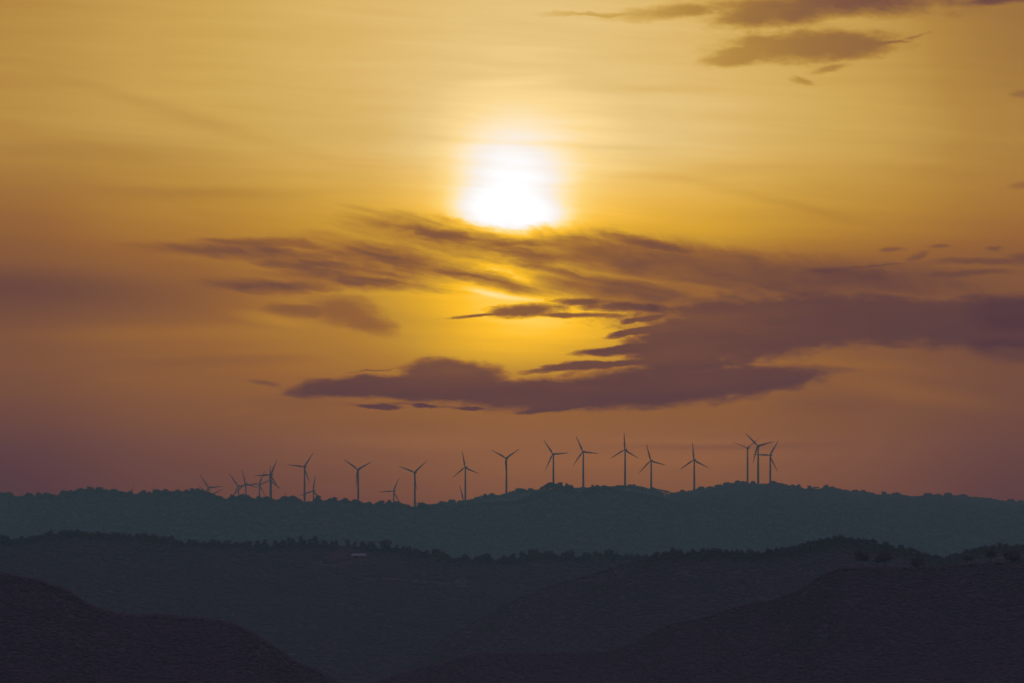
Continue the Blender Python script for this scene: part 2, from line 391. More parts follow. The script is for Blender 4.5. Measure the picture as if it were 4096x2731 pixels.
BLADE = [blade_mesh(0), blade_mesh(1)]
nac = MB()
prof = [(-1.6, 0.75, 0.75), (-1.3, 1.15, 1.1), (0.0, 1.35, 1.35), (3.4, 1.4, 1.4), (5.2, 1.2, 1.2), (5.7, 0.8, 0.85)]
nac.loft([[(w * (abs(math.cos(a)) ** 0.5) * (1 if math.cos(a) >= 0 else -1), y, hh * (abs(math.sin(a)) ** 0.5) * (1 if math.sin(a) >= 0 else -1)) for a in [2 * math.pi * (k + 0.5) / 16 for k in range(16)]] for y, w, hh in prof])
nac.box((0, 4.2, 1.75), (0.9, 1.0, 0.8))
NAC = nac.mesh('nacelle')
NAC.materials.append(M_tower)
hb = MB()
hb.loft([[(rr * math.cos(2 * math.pi * k / 16), y, rr * math.sin(2 * math.pi * k / 16)) for k in range(16)] for y, rr in ((-4.0, 0.15), (-3.8, 0.55), (-3.3, 0.9), (-2.6, 1.08), (-1.7, 1.05))])
HUB = hb.mesh('hub')
HUB.materials.append(M_tower)
for b in BLADE:
    b.materials.append(M_blade)
RAKE = 2.7
for lab, h, th, pitch, hid, px, r in tinfo:
    # the picture gives the rotor centre; the tower stands behind it along the shaft
    ax = Vector((-math.sin(YAW), -math.cos(YAW), 0))
    base = h - ax * RAKE
    hill = HB if px < 2680 else HC
    bpx = PW / 2 + base.x * F / base.y
    gz = float(hill.z(bpx, base.y))
    H = h.z - gz
    t = empty('wind_turbine', (base.x, base.y, gz))
    tag(t, lab, 'wind turbine', 'wind turbines along the ridge')
    tw = MB().loft([circle(1.62, -3.0), circle(1.6, 0), circle(1.42, H * 0.33), circle(1.2, H * 0.66), circle(0.95, H - 1.5), circle(0.95, H - 1.1)]).mesh('tower')
    link('tower', tw, M_tower, t, smooth=False)
    rz = math.atan2(-ax.x, ax.y) + math.pi
    # local -y of nacelle and hub is the shaft direction
    rot = math.atan2(ax.x, -ax.y)
    n_ = link('nacelle', NAC, None, t)
    n_.location = (0, 0, H)
    n_.rotation_euler = (0, 0, rot)
    h_ = link('hub', HUB, None, t)
    h_.location = (0, 0, H)
    h_.rotation_euler = (0, 0, rot)
    for k in range(3):
        b_ = link('blade', BLADE[pitch], None, t, smooth=True)
        m = Matrix.Rotation(rot, 4, 'Z') @ Matrix.Translation((0, -RAKE, 0)) @ Matrix.Rotation(math.radians(th + 120 * k), 4, 'Y')
        b_.matrix_local = Matrix.Translation((0, 0, H)) @ m

# ------------------------------------------------------------------ hills and ground
HA.sheet('far_hill', -1700, 3700, 450, 70, M_soil, 'far wooded ridge that hides the feet of the left-hand turbines')
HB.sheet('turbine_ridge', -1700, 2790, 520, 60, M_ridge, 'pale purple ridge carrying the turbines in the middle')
HC.sheet('far_right_hill', 2320, 5800, 350, 60, M_soil, 'far bare-crested hill under the trio of turbines')
HM.sheet('middle_hill', -2300, 2900, 600, 80, M_soil, 'middle hill with a farm clearing and a row of pines on its crest')
HD.sheet('middle_right_hill', 900, 6400, 600, 70, M_soil, 'rounded wooded hill rising to a dome right of centre')
HE.sheet('near_right_hill', 1200, 6600, 400, 60, M_soil, 'nearest dark slope rising to the lower right corner')
HF.sheet('near_left_hill', -2500, 1650, 380, 60, M_soil, 'nearest dark slope falling from the left edge')

# one ground sheet under everything, with the hill the camera stands on
n = 90
gx = np.concatenate([-np.geomspace(10400, 15, n), [0], np.geomspace(15, 10400, n)])
XX, YY = np.meshgrid(gx, gx, indexing='ij')
RR = np.hypot(XX, YY)
ZZ = np.maximum(-4.0 - 0.105 * RR - 6 * (1 - np.exp(-RR / 60)), -150.0 + 2.0 * np.sin(XX / 310) * np.cos(YY / 270))
N_ = len(gx)
i = np.arange(N_ * N_).reshape(N_, N_)
T = np.stack([i[:-1, :-1], i[1:, :-1], i[1:, 1:], i[:-1, 1:]], -1).reshape(-1, 4)
g = link('ground', mesh_np('ground', np.stack([XX, YY, ZZ], -1).reshape(-1, 3), T), M_soil, smooth=True)
tag(g, 'dark valley floor under the hills', 'ground', None, 'structure')


# ------------------------------------------------------------------ forest and trees
def ico(sub):
    import bmesh
    bm = bmesh.new()
    bmesh.ops.create_icosphere(bm, subdivisions=sub, radius=1.0)
    V = np.array([v.co[:] for v in bm.verts])
    T = np.array([[v.index for v in f.verts] for f in bm.faces])
    bm.free()
    return V, T


ICO1, ICO2 = ico(1), ico(2)


def blobs(C, R, H, base, jit=0.28):
    """Jittered crown lumps: centres C, radii R, half-heights H -> vertices, triangles."""
    BV, BT = base
    k = len(C)
    J = 1 + rng.uniform(-jit, jit, (k, len(BV)))
    a = rng.uniform(0, 6.28, k)
    ca, sa = np.cos(a)[:, None], np.sin(a)[:, None]
    x = (BV[None, :, 0] * ca - BV[None, :, 1] * sa) * J * R[:, None]
    y = (BV[None, :, 0] * sa + BV[None, :, 1] * ca) * J * R[:, None]
    z = BV[None, :, 2] * J * H[:, None]
    V = np.stack([x, y, z], -1) + C[:, None, :]
    T = BT[None] + (np.arange(k) * len(BV))[:, None, None]
    return V.reshape(-1, 3), T.reshape(-1, 3)


def sprays(C, R, H, per, size):
    """Loose leaf triangles over the surface of each lump."""
    k = len(C)
    d = rng.normal(size=(k, per, 3))
    d[..., 2] = np.abs(d[..., 2]) * 0.9 - 0.25
    d /= np.linalg.norm(d, axis=-1, keepdims=True)
    rad = rng.uniform(0.85, 1.15, (k, per, 1))
    p = C[:, None] + d * rad * np.stack([R, R, H], -1)[:, None]
    s = size * R[:, None, None] * rng.uniform(0.6, 1.3, (k, per, 1))
    a, b = rng.normal(size=(2, k, per, 3))
    V = np.stack([p + a * s, p + b * s, p - (a + b) * s * 0.6], 2)
    V = V.reshape(-1, 3)
    return V, np.arange(len(V)).reshape(-1, 3)


def join(parts):
    Vs, Ts, o = [], [], 0
    for V, T in parts:
        Vs.append(V)
        Ts.append(T + o)
        o += len(V)
    return np.concatenate(Vs), np.concatenate(Ts)


CLEAR = []                                    # cleared places on the farm hill: (px, py, half width, half height)


def forest(name, hill, x0, x1, r0, r1, spacing, rad, base, label, leaf=0, gaps=(), crest_rows=True, hole=None, flat=0.7, tufts=True, sink=0.55, jit=0.28, cull=5):
    k = int((x1 - x0) / F * hill.rc.mean() * (r1 - r0) / spacing ** 2)
    px = rng.uniform(x0, x1, k)
    r = rng.uniform(r0, r1, k)
    rc = hill.crest(px)
    r = np.where(r > rc + 130, rng.uniform(r0, rc), r)
    keep = np.ones(k, bool)
    z = hill.z(px, r)
    py = EYE - z * F / r
    if hole is not None:
        keep &= ~hole(px, py) | (rng.random(k) < 0.22)
    px, r, z = px[keep], r[keep], z[keep]
    R = rad * rng.uniform(0.6, 1.35, len(px))
    H = R * rng.uniform(0.75, 1.25, len(px)) * flat
    # nothing on the slope may stand higher than the wooded skyline
    top = EYE - (z + (sink + 1.05) * H) * F / r
    lim = np.minimum(hill.top_y(px) + 5, hill.crest_y(px) - cull)
    ok = top > lim
    px, r, z, R, H = px[ok], r[ok], z[ok], R[ok], H[ok]
    C = np.stack([(px - PW / 2) * r / F, r, z + sink * H], -1)
    parts = [blobs(C, R, H, base, jit)]
    if leaf:
        parts.append(sprays(C, R, H, leaf, 0.16))
    if crest_rows:
        # low growth that fills the skyline between the single trees
        rr = float(hill.rc.mean())
        step = 0.55 * rad * F / rr
        cx = np.arange(x0, x1, step * 0.55)
        cx = cx + rng.uniform(-step, step, len(cx)) * 0.3
        if gaps:
            m = np.ones(len(cx), bool)
            for a, b in gaps:
                m &= ~((cx > a) & (cx < b))
            cx = cx[m]
        cr = hill.crest(cx) + rng.uniform(-14, 6, len(cx))
        ty = hill.top_y(cx) + rng.uniform(1.0, 5.0, len(cx))
        gz = hill.z(cx, cr)
        tz = (EYE - ty) * cr / F
        hh = np.maximum(tz - gz, 0.5)
        R2 = np.minimum(rad * 0.62, hh * 0.62 + 0.25) * rng.uniform(0.7, 1.1, len(cx))
        # columns of lumps from the ground to the wanted height
        for fr in (1.0, 0.62, 0.25):
            Hc = np.minimum(R2 * 0.9, hh * 0.5)
            C2 = np.stack([(cx - PW / 2) * cr / F + rng.normal(size=len(cx)) * 0.3, cr + rng.normal(size=len(cx)) * 0.8, gz + np.maximum(hh * fr - Hc, 0)], -1)
            parts.append(blobs(C2, R2, Hc, base))
            if tufts is True or (tufts and tufts < 1):
                parts.append(sprays(C2, R2, Hc, max(leaf, 7), 0.22))
    V, T = join(parts)
    o = link(name, mesh_np(name, V, T), M_forest, smooth=True)
    return tag(o, label, 'forest', None, 'stuff')


def farm_hole(px, py):
    h = np.zeros(len(px), bool)
    for cx, cy, w, hgt in CLEAR:
        h |= ((px - cx) / w) ** 2 + ((py - cy) / hgt) ** 2 < 1
    return h


CLEAR += [(1385, 2225, 95, 36), (1440, 2225, 75, 30), (1330, 2250, 90, 16), (1250, 2262, 90, 7), (1560, 2318, 130, 6), (1690, 2330, 70, 6), (1800, 2330, 90, 7), (1850, 2322, 45, 14), (2090, 2342, 35, 8), (1440, 2247, 50, 14), (1390, 2283, 60, 5), (1990, 2256, 40, 4)]
forest('forest', HA, -1200, 3300, 6270, 7030, 6.0, 3.2, ICO1, 'dense dark wood clothing the far left ridge', hole=None)
forest('forest', HB, 1560, 2760, 8000, 8260, 8.0, 2.2, ICO1, 'thin wood along the pale purple turbine ridge')
forest('forest', HC, 2480, 5200, 6780, 7900, 6.6, 3.2, ICO1, 'scrubby wood covering the far slope below the hilltop trio', cull=-3, gaps=((3060, 3110), (3200, 3232), (3245, 3296), (3316, 3324), (3505, 3530)))
forest('forest', HM, -1500, 2700, 2670, 3420, 2.5, 1.8, ICO1, 'wood around the farm clearing on the middle hill', leaf=0, gaps=((1355, 1384), (1399, 1412), (1426, 1440), (1512, 1530)), hole=farm_hole, flat=0.42, sink=0.25, jit=0.2, cull=8)
forest('forest', HD, 1000, 5600, 2170, 2770, 2.1, 1.35, ICO1, 'dense wood covering the dome-shaped hill right of centre', leaf=0, flat=0.42, gaps=((900, 2585),), sink=0.2, jit=0.2, cull=12)
forest('forest', HE, 1300, 5900, 1310, 1900, 1.4, 0.95, ICO1, 'blackish wood on the nearest slope at lower right', leaf=0, flat=0.4, crest_rows=False, sink=0.15, jit=0.18, cull=22)
forest('forest', HF, -1800, 1600, 1190, 1690, 1.35, 0.9, ICO1, 'blackish wood on the nearest slope at lower left', leaf=0, flat=0.4, crest_rows=False, sink=0.15, jit=0.18, cull=22)


def pine(px, top, width, hill, label, group, depth=None, flat=0.75, bare=0.25, seed=None, foot=None, loose=1.0):
    """A pine: tapering trunk with limbs and a crown of leafy lumps. Height and width follow the skyline."""
    r = float(hill.crest(px)) + random.uniform(-8, 2) if depth is None else depth
    gz = float(hill.z(px, r)) if foot is None else (EYE - foot) * r / F
    tz = (EYE - top) * r / F
    h = max(tz - gz, 2.2)
    w = width * r / F / 2
    ch = min(w * 2 * flat, h * (1 - bare))
    t = empty('pine_tree', at(px, EYE, r) + Vector((0, 0, gz)))
    tag(t, label, 'tree', group)
    lean = Vector((random.uniform(-0.06, 0.06) * h, random.uniform(-0.03, 0.03) * h, 0))
    tr = MB()
    rad = 0.05 + 0.022 * h
    tr.tube([(0, 0, -1.0), (0, 0, 0), lean * 0.5 + Vector((0, 0, (h - ch * 0.6) * 0.6)), lean + Vector((0, 0, h - ch * 0.45))], [rad * 1.3, rad * 1.1, rad * 0.8, rad * 0.45], 7)
    for k in range(5):
        a = random.uniform(0, 6.28)
        z0 = h - ch * random.uniform(0.75, 1.05)
        z0 = max(z0, 0.3 * h)
        p0 = lean * (z0 / h)
        tr.tube([(p0.x, p0.y, z0), (p0.x + math.cos(a) * w * 0.5, p0.y + math.sin(a) * w * 0.5, z0 + ch * 0.28), (p0.x + math.cos(a) * w * 0.75, p0.y + math.sin(a) * w * 0.75, z0 + ch * 0.45)], [rad * 0.45, rad * 0.3, rad * 0.15], 5)
    link('trunk', tr.mesh('trunk'), M_bark, t)
    k = random.randint(9, 14)
    cc = []
    for q in range(k):
        a = random.uniform(0, 6.28)
        d = math.sqrt(random.random()) * 0.68
        up = random.uniform(-0.5, 0.6) * (1 - d * d) ** 0.5
        cc.append((lean.x + math.cos(a) * d * w, lean.y + math.sin(a) * d * w, h - ch * 0.5 + up * ch * 0.62))
    cc.append((lean.x, lean.y, h - ch * 0.34))
    cc = np.array(cc)
    R = w * rng.uniform(0.24, 0.42, len(cc)) * loose
    Hh = np.minimum(R * rng.uniform(0.7, 1.0, len(cc)), ch * 0.34)
    over = (cc[:, 2] + Hh) - h
    cc[:, 2] -= np.maximum(over, 0)
    V, T = join([blobs(cc, R, Hh, ICO2, 0.22), sprays(cc, R * 1.08, Hh * 1.08, 46, 0.2)])
    link('crown', mesh_np('crown', V, T), M_crown, t)
    return t


def peaks(hill, x0, x1, skip=()):
    xs, ys = hill.xs, hill.ys
    out = []
    for i in range(1, len(xs) - 1):
        if xs[i] < x0 or xs[i] > x1 or any(a <= xs[i] <= b for a, b in skip):
            continue
        if ys[i] <= ys[i - 1] and ys[i] <= ys[i + 1]:
            l, r_ = xs[i] - xs[i - 1], xs[i + 1] - xs[i]
            out.append((float(xs[i]), float(ys[i]), float(min(max(1.55 * min(l, r_) + 0.35 * max(l, r_), 17), 64))))
    return out


def row(hill, zones, flat, bare, skip=()):
    """Trees on a crest. Within each stretch between landmarks the tallest and the broadest are told apart; the rest share a label."""
    for x0, x1, where, grp in zones:
        pk = peaks(hill, x0, x1, skip)
        if not pk:
            continue
        rise = [float(hill.crest_y(p[0])) - p[1] for p in pk]
        big = max(range(len(pk)), key=lambda k: rise[k])
        rest = [k for k in range(len(pk)) if k != big]
        wide = max(rest, key=lambda k: pk[k][2]) if rest else None
        for k, (x, y, w) in enumerate(pk):
            if k == big:
                lab = 'tallest dark pine ' + where
            elif k == wide:
                lab = 'broadest dark pine ' + where
            else:
                lab = 'dark pine ' + where
            pine(x, y, w, hill, lab, grp, flat=flat * random.uniform(0.85, 1.2), bare=bare)


row(HA, [(0, 245, 'on the far ridge at the left edge', 'pines at the left end of the far ridge'),
         (246, 515, 'on the first rounded rise of the far ridge', 'pines on the first rise of the far ridge'),
         (516, 690, 'on the far ridge around the twin sunken blade tips', 'pines by the twin blade tips'),
         (691, 860, 'on the far ridge below the left end turbine', 'pines below the left end turbine'),
         (861, 1100, 'on the far ridge under the crowded turbines', 'pines under the crowded turbines'),
         (1101, 1320, 'about the foot of the tall turbine right of the cluster', 'pines by the tall turbine right of the cluster'),
         (1321, 1500, 'on the far ridge by the turbine with the wide V', 'pines by the wide V turbine'),
         (1501, 1720, 'in the saddle of the far ridge', 'pines in the saddle'),
         (2100, 2310, 'on the wooded knoll right of the sun', 'pines on the knoll'),
         (2311, 2470, 'on the far ridge just right of the knoll', 'pines right of the knoll')], 0.85, 0.2)
row(HB, [(1740, 1910, 'at the left end of the purple ridge', 'pines at the left end of the purple ridge'),
         (1911, 2145, 'on the purple ridge below the turbine under the sun', 'pines on the purple ridge under the sun'),
         (2470, 2680, 'on the falling right end of the purple ridge', 'pines at the right end of the purple ridge')], 0.8, 0.2)
row(HC, [(2690, 2900, 'on the hillside climbing to the turbine trio', 'pines climbing to the trio'),
         (2901, 3100, 'on the hilltop among the turbine trio', 'pines among the trio'),
         (3101, 3300, 'on the first stretch of skyline falling away behind the trio', 'pines beyond the trio'),
         (3301, 3560, 'on the gently falling right skyline', 'pines on the falling right skyline'),
         (3561, 4096, 'at the far right end of the far skyline', 'pines at the right end of the far skyline')], 0.8, 0.3)
SPECIAL = [(1337, 2158, 34, 'low spreading tree at the left end of the bare field crest'), (1391, 2153, 20, 'slim upright tree alone on the bare field crest above the shed'),
           (1419, 2161, 14, 'thinnest tree on the bare field crest, right of the slim upright one'), (1453, 2161, 27, 'airy round tree left of its darker twin on the field crest'),
           (1487, 2162, 35, 'broad dark tree touching the airy one on the field crest'), (1545, 2157, 50, 'largest mushroom-shaped tree standing free right of the farm field'),
           (1167, 2145, 40, 'big round pine left of the tallest forked pine on the middle crest'), (1203, 2139, 20, 'tall pine with a small round head leaning from a lower crown'),
           (1218, 2155, 26, 'lower full crown joined to the small-headed tall pine'), (1262, 2141, 26, 'tall pointed pine right of the forked pair on the middle crest'),
           (1743, 2187, 20, 'feathery upright tree on the descending middle crest'), (1946, 2210, 46, 'broad dome of the double-humped oak in the dip of the middle crest'),
           (2136, 2194, 52, 'great rounded oak highest in the right-hand group of the middle crest'), (2188, 2202, 60, 'wide low oak right of the great rounded oak'),
           (2434, 2194, 38, 'bushy tree standing highest before the spur begins'), (1060, 2154, 18, 'narrow forked pine beside the gap in the middle crest')]
skipM = [(s[0] - 3, s[0] + 3) for s in SPECIAL]
for x, y, w, lab in SPECIAL:
    fl = {34: 0.62, 20: 1.0, 14: 1.0, 27: 0.85, 35: 0.72, 50: 0.66}.get(w, 0.8)
    pine(x, y, w, HM, lab, None, flat=fl, bare=0.22 if w != 50 else 0.3)
row(HM, [(0, 215, 'at the left edge of the middle crest', 'pines at the left end of the middle crest'),
         (216, 440, 'on the high left hump of the middle crest', 'pines on the left hump'),
         (441, 700, 'in the even row falling from the left hump', 'pines in the even row'),
         (701, 940, 'in the middle crest row below the crowded turbines', 'pines below the crowded turbines'),
         (941, 1160, 'about the small gap in the middle crest', 'pines about the gap'),
         (1161, 1330, 'among the taller pines left of the farm field', 'pines left of the farm field'),
         (1571, 1720, 'in the thin scrubby stretch right of the mushroom tree', 'thin trees right of the mushroom tree'),
         (1721, 1900, 'in the feathery stretch before the dip', 'trees before the dip'),
         (1901, 2110, 'in the dip of the middle crest', 'trees in the dip'),
         (2111, 2330, 'in the rounded group right of the dip', 'trees right of the dip'),
         (2331, 2600, 'where the middle crest meets the spur', 'trees by the spur')], 0.95, 0.15, skipM)
row(HD, [(2600, 2760, 'at the foot of the domed hill crest', 'pines at the foot of the domed crest'),
         (2761, 2990, 'on the level shoulder of the domed hill', 'pines on the level shoulder'),
         (2991, 3190, 'on the rising side of the domed hill', 'pines on the rising side'),
         (3191, 3400, 'on the summit of the domed hill', 'pines on the summit of the dome'),
         (3401, 3580, 'on the falling side of the domed hill', 'pines on the falling side'),
         (3581, 3780, 'near the right-hand notch below the dome', 'pines near the notch'),
         (3781, 4096, 'on the slope rising from the notch to the right edge', 'pines right of the notch')], 0.8, 0.15)
for x, y, w, lab, ft in [(3450, 2196, 62, 'near black umbrella pine, leftmost above the nearest slope', 2262), (3536, 2199, 70, 'near black flat-topped umbrella pine, widest above the nearest slope', 2262),
                     (3672, 2224, 62, 'near black low pine between the umbrella pines and the notch', 2264), (3868, 2210, 40, 'near black small pine below the crest right of the notch', 2252),
                     (3966, 2188, 56, 'near black pine reaching the crest near the right edge', 2246), (4046, 2196, 70, 'near black dense pine against the right edge', 2232)]:
    pine(x, y, w, HE, lab, None, flat=0.8, bare=0.12, depth=float(HE.crest(x)) + 2, foot=None)

# ------------------------------------------------------------------ farm on the middle hill


def on_hill(hill, px, py):
    """The point of a front slope seen at a picture point."""
    rs = np.linspace(hill.front + 5, float(hill.crest(px)), 900)
    ys = EYE - hill.z(np.full_like(rs, px), rs) * F / rs
    k = int(np.argmin(np.abs(ys - py)))
    return Vector(((px - PW / 2) * rs[k] / F, rs[k], float(hill.z(px, rs[k]))))


def patch(name, hill, pts_top, pts_bot, mat, label, cat, lift=0.35, nx=26, ny=10):
    """A sheet draped on the slope between an upper and a lower picture line."""
    x0, x1 = pts_top[0][0], pts_top[-1][0]
    V = []
    for x in np.linspace(x0, x1, nx):
        a = np.interp(x, *zip(*pts_top))
        b = np.interp(x, *zip(*pts_bot))
        pa, pb = on_hill(hill, x, a), on_hill(hill, x, b)
        for k in range(ny):
            r = pa.y + (pb.y - pa.y) * k / (ny - 1)
            V.append(((x - PW / 2) * r / F, r, float(hill.z(x, r)) + lift))
    i = np.arange(nx * ny).reshape(nx, ny)
    T = np.stack([i[:-1, :-1], i[:-1, 1:], i[1:, 1:], i[1:, :-1]], -1).reshape(-1, 4)
    o = link(name, mesh_np(name, V, T), mat, smooth=True)
    return tag(o, label, cat, None, 'structure')


patch('field', HM, [(1300, 2214), (1360, 2190), (1440, 2190), (1500, 2204)], [(1300, 2240), (1360, 2262), (1440, 2252), (1500, 2238)], M_red, 'reddish bare field around the pale shed roof', 'field')
patch('path', HM, [(1175, 2248), (1260, 2252), (1330, 2262), (1400, 2273)], [(1175, 2253), (1260, 2258), (1330, 2270), (1400, 2279)], M_path, 'faint pale track below the reddish field', 'path', 0.55)
patch('path', HM, [(1440, 2312), (1560, 2315), (1680, 2326), (1760, 2328)], [(1440, 2318), (1560, 2322), (1680, 2333), (1760, 2332)], M_path, 'faint pale terrace edge crossing the lower slope', 'path', 0.6)
patch('path', HM, [(1780, 2340), (1860, 2344), (1920, 2340)], [(1780, 2347), (1860, 2349), (1920, 2343)], M_path, 'faint pale bank under the two polytunnels', 'path', 0.65)

s = on_hill(HM, 1434, 2232)
k_ = s.y / F
sh = empty('shed', s)
tag(sh, 'long low shed with a pale lean-to roof in the reddish field', 'shed')
wl = 58 * k_ / 0.72
sh.scale = (0.72,) * 3
link('wall', MB().box((0, 3.0, 0.9), (wl, 5.0, 3.4)).mesh('wall'), M_plaster, sh)
rf = MB()
x0, x1, ov = -wl / 2 - 0.5, wl / 2 + 0.4, 0.12
rf.loft([[(x0, -0.2, 2.2), (x1 - 0.2, -0.2, 2.2), (x1, 5.9, 3.9), (x0 + 1.2, 5.9, 3.9)], [(x0, -0.2, 2.35), (x1 - 0.2, -0.2, 2.35), (x1, 5.9, 4.05), (x0 + 1.2, 5.9, 4.05)]])
link('roof', rf.mesh('roof'), M_roofm, sh)
link('door', MB().box((-wl * 0.2, 0.46, 1.0), (2.6, 0.1, 2.0)).mesh('door'), M_dark, sh)

s = on_hill(HM, 1415, 2247)
hut = empty('hut', s)
hut.scale = (0.72,) * 3
tag(hut, 'small pale hut just below the long shed', 'hut')
link('wall', MB().box((0, 1.2, 0.6), (2.9, 2.2, 2.2)).mesh('wall'), M_pale, hut)
link('roof', MB().box((0, 1.2, 1.8), (3.4, 2.8, 0.16)).mesh('roof'), M_pale, hut)
link('door', MB().box((0.2, 0.07, 0.4), (1.1, 0.08, 1.0)).mesh('door'), M_dark, hut)

for px, py, w, hh, lab in [(1830, 2320, 1.5, 0.9, 'small polytunnel with a painted arc of sky sheen, left of the larger one'), (1854, 2322, 3.6, 2.2, 'larger polytunnel with a thin painted arc of sky sheen on the lower slope')]:
    s = on_hill(HM, px, py + 2)
    tn = empty('polytunnel', s)
    tn.scale = (0.72,) * 3
    tag(tn, lab, 'polytunnel', 'polytunnels on the lower farm slope')
    arc = [(w / 2 * math.cos(a), hh * math.sin(a)) for a in np.linspace(0, math.pi, 15)]
    ln_ = 7.0
    link('cover', MB().loft([[(x * 0.96, 0.1, z * 0.96 - 0.2) for x, z in arc], [(x * 0.96, ln_, z * 0.96 + 0.1) for x, z in arc]]).mesh('cover'), M_sheet, tn, smooth=False)
    link('sheen_arc', MB().tube([(x, 0, z) for x, z in arc], 0.17 if w > 2 else 0.2, 7).mesh('sheen_arc'), M_sheen, tn, smooth=True)  # sky reflection along the tunnel top, painted as a pale arc

s = on_hill(HM, 1876, 2330)
bx = empty('hut', s)
bx.scale = (0.72,) * 3
tag(bx, 'small blue-green hut right of the larger polytunnel', 'hut')
link('wall', MB().box((0, 1.0, 0.5), (2.4, 2.0, 2.2)).mesh('wall'), M_blue, bx)
link('roof', MB().box((0, 1.0, 1.68), (2.7, 2.4, 0.14)).mesh('roof'), M_blue, bx)

s = on_hill(HM, 2087, 2345)
bx = empty('hut', s)
bx.scale = (0.72,) * 3
tag(bx, 'low pale hut beside the dark spur at the right of the farm slope', 'hut')
link('wall', MB().box((0, 1.2, 0.2), (4.4, 2.2, 1.6)).mesh('wall'), M_pale, bx)
link('roof', MB().box((0, 1.2, 1.07), (4.9, 2.7, 0.14)).mesh('roof'), M_roofm, bx)

# ------------------------------------------------------------------ air
hz = MB().box((0, 0, (-156.0 + 112.0) / 2), (20900, 20900, 268.0)).mesh('haze')
mh = bpy.data.materials.new('evening_haze')
mh.use_nodes = True
nt = mh.node_tree
nt.nodes.clear()
mo = nt.nodes.new('ShaderNodeOutputMaterial')
pv = nt.nodes.new('ShaderNodeVolumePrincipled')
HAZE_D, HAZE_C = 9.0e-5, (0.29, 0.96, 0.60)
pv.inputs['Density'].default_value = HAZE_D
pv.inputs['Color'].default_value = (*HAZE_C, 1)
pv.inputs['Anisotropy'].default_value = 0.0
nt.links.new(pv.outputs['Volume'], mo.inputs['Volume'])
tag(link('haze', hz, mh), 'thin evening haze filling the valley', 'haze', None, 'stuff')

# ------------------------------------------------------------------ sky
SUN_EL, SUN_AZ = math.radians(3.1), 0.0       # the sun stands straight ahead, a little above the ridge
W = bpy.data.worlds.new('World')
S.world = W
W.use_nodes = True
nt = W.node_tree
nt.nodes.clear()
ND, LK = nt.nodes.new, nt.links.new


def put(sock, v):
    if hasattr(v, 'is_output'):
        LK(v, sock)
    elif v is not None:
        sock.default_value = v


def mth(op, a, b=None, c=None, clamp=False):
    n = ND('ShaderNodeMath')
    n.operation = op
    n.use_clamp = clamp
    for s_, v in zip(n.inputs, (a, b, c)):
        put(s_, v)
    return n.outputs[0]


def mrange(v, a, b, c, d, kind='SMOOTHSTEP'):
    n = ND('ShaderNodeMapRange')
    n.interpolation_type = kind
    n.clamp = True if kind == 'LINEAR' else True
    for s_, x in zip(n.inputs, (v, a, b, c, d)):
        put(s_, x)
    return n.outputs[0]


def vmath(op, a, b=None, scale=None):
    n = ND('ShaderNodeVectorMath')
    n.operation = op
    put(n.inputs[0], a)
    if b is not None:
        put(n.inputs[1], b)
    if scale is not None:
        put(n.inputs['Scale'], scale)
    return n.outputs['Value'] if op in ('LENGTH', 'DOT_PRODUCT') else n.outputs['Vector']


def xyz(x, y, z=0.0):
    n = ND('ShaderNodeCombineXYZ')
    for s_, v in zip(n.inputs, (x, y, z)):
        put(s_, v)
    return n.outputs[0]


def noise(vec, scale, detail=4, rough=0.55, dist=0.0, colour=False):
    n = ND('ShaderNodeTexNoise')
    put(n.inputs['Vector'], vec)
    n.inputs['Scale'].default_value = scale
    n.inputs['Detail'].default_value = detail
    n.inputs['Roughness'].default_value = rough
    n.inputs['Distortion'].default_value = dist
    return n.outputs['Color' if colour else 'Fac']


def axes(vec, cx, cy, rx, ry, rot):
    """Coordinates along and across a tilted ellipse; vec carries (x, y, 1)."""
    c, s_ = math.cos(rot), math.sin(rot)
    u_ = vmath('DOT_PRODUCT', vec, (c / rx, s_ / rx, -(cx * c + cy * s_) / rx))
    v_ = vmath('DOT_PRODUCT', vec, (-s_ / ry, c / ry, (cx * s_ - cy * c) / ry))
    return u_, v_


def mapping(vec, loc, rot, sc):
    return xyz(*axes(vec, loc[0], loc[1], sc[0], sc[1], rot))


def dist2(vec, cx, cy, rx, ry, rot):
    u_, v_ = axes(vec, cx, cy, rx, ry, math.radians(rot))
    return mth('MULTIPLY_ADD', v_, v_, mth('MULTIPLY', u_, u_))


def ramp(f, stops, interp='LINEAR'):
    n = ND('ShaderNodeValToRGB')
    cr = n.color_ramp
    cr.interpolation = interp
    while len(cr.elements) > 1:
        cr.elements.remove(cr.elements[-1])
    for k, (p, c) in enumerate(stops):
        e = cr.elements[0] if k == 0 else cr.elements.new(p)
        e.position = p
        e.color = (*c, 1)
    put(n.inputs['Fac'], f)
    return n.outputs['Color']


def mixc(f, a, b):
    n = ND('ShaderNodeMix')
    n.data_type = 'RGBA'
    put(n.inputs[0], f)
    put(n.inputs[6], a)
    put(n.inputs[7], b)
    return n.outputs[2]


tc = ND('ShaderNodeTexCoord')
sep = ND('ShaderNodeSeparateXYZ')
LK(tc.outputs['Generated'], sep.inputs[0])
dx, dy, dz = sep.outputs
# azimuth and height above the horizon, as slopes, in units of 1/13067 (one thousandth of the view is about 2.4)
U = 2352 * LENS / SENSOR
sy = mth('MAXIMUM', dy, 0.05)
px = mth('MULTIPLY_ADD', mth('DIVIDE', dx, sy), U, 1176.0)
py = mth('MULTIPLY_ADD', mth('DIVIDE', dz, sy), -U, 1149.6)
px = mth('MINIMUM', mth('MAXIMUM', px, -3000.0), 5400.0)
py = mth('MINIMUM', mth('MAXIMUM', py, -3000.0), 1400.0)
P0 = xyz(px, py, 1.0)

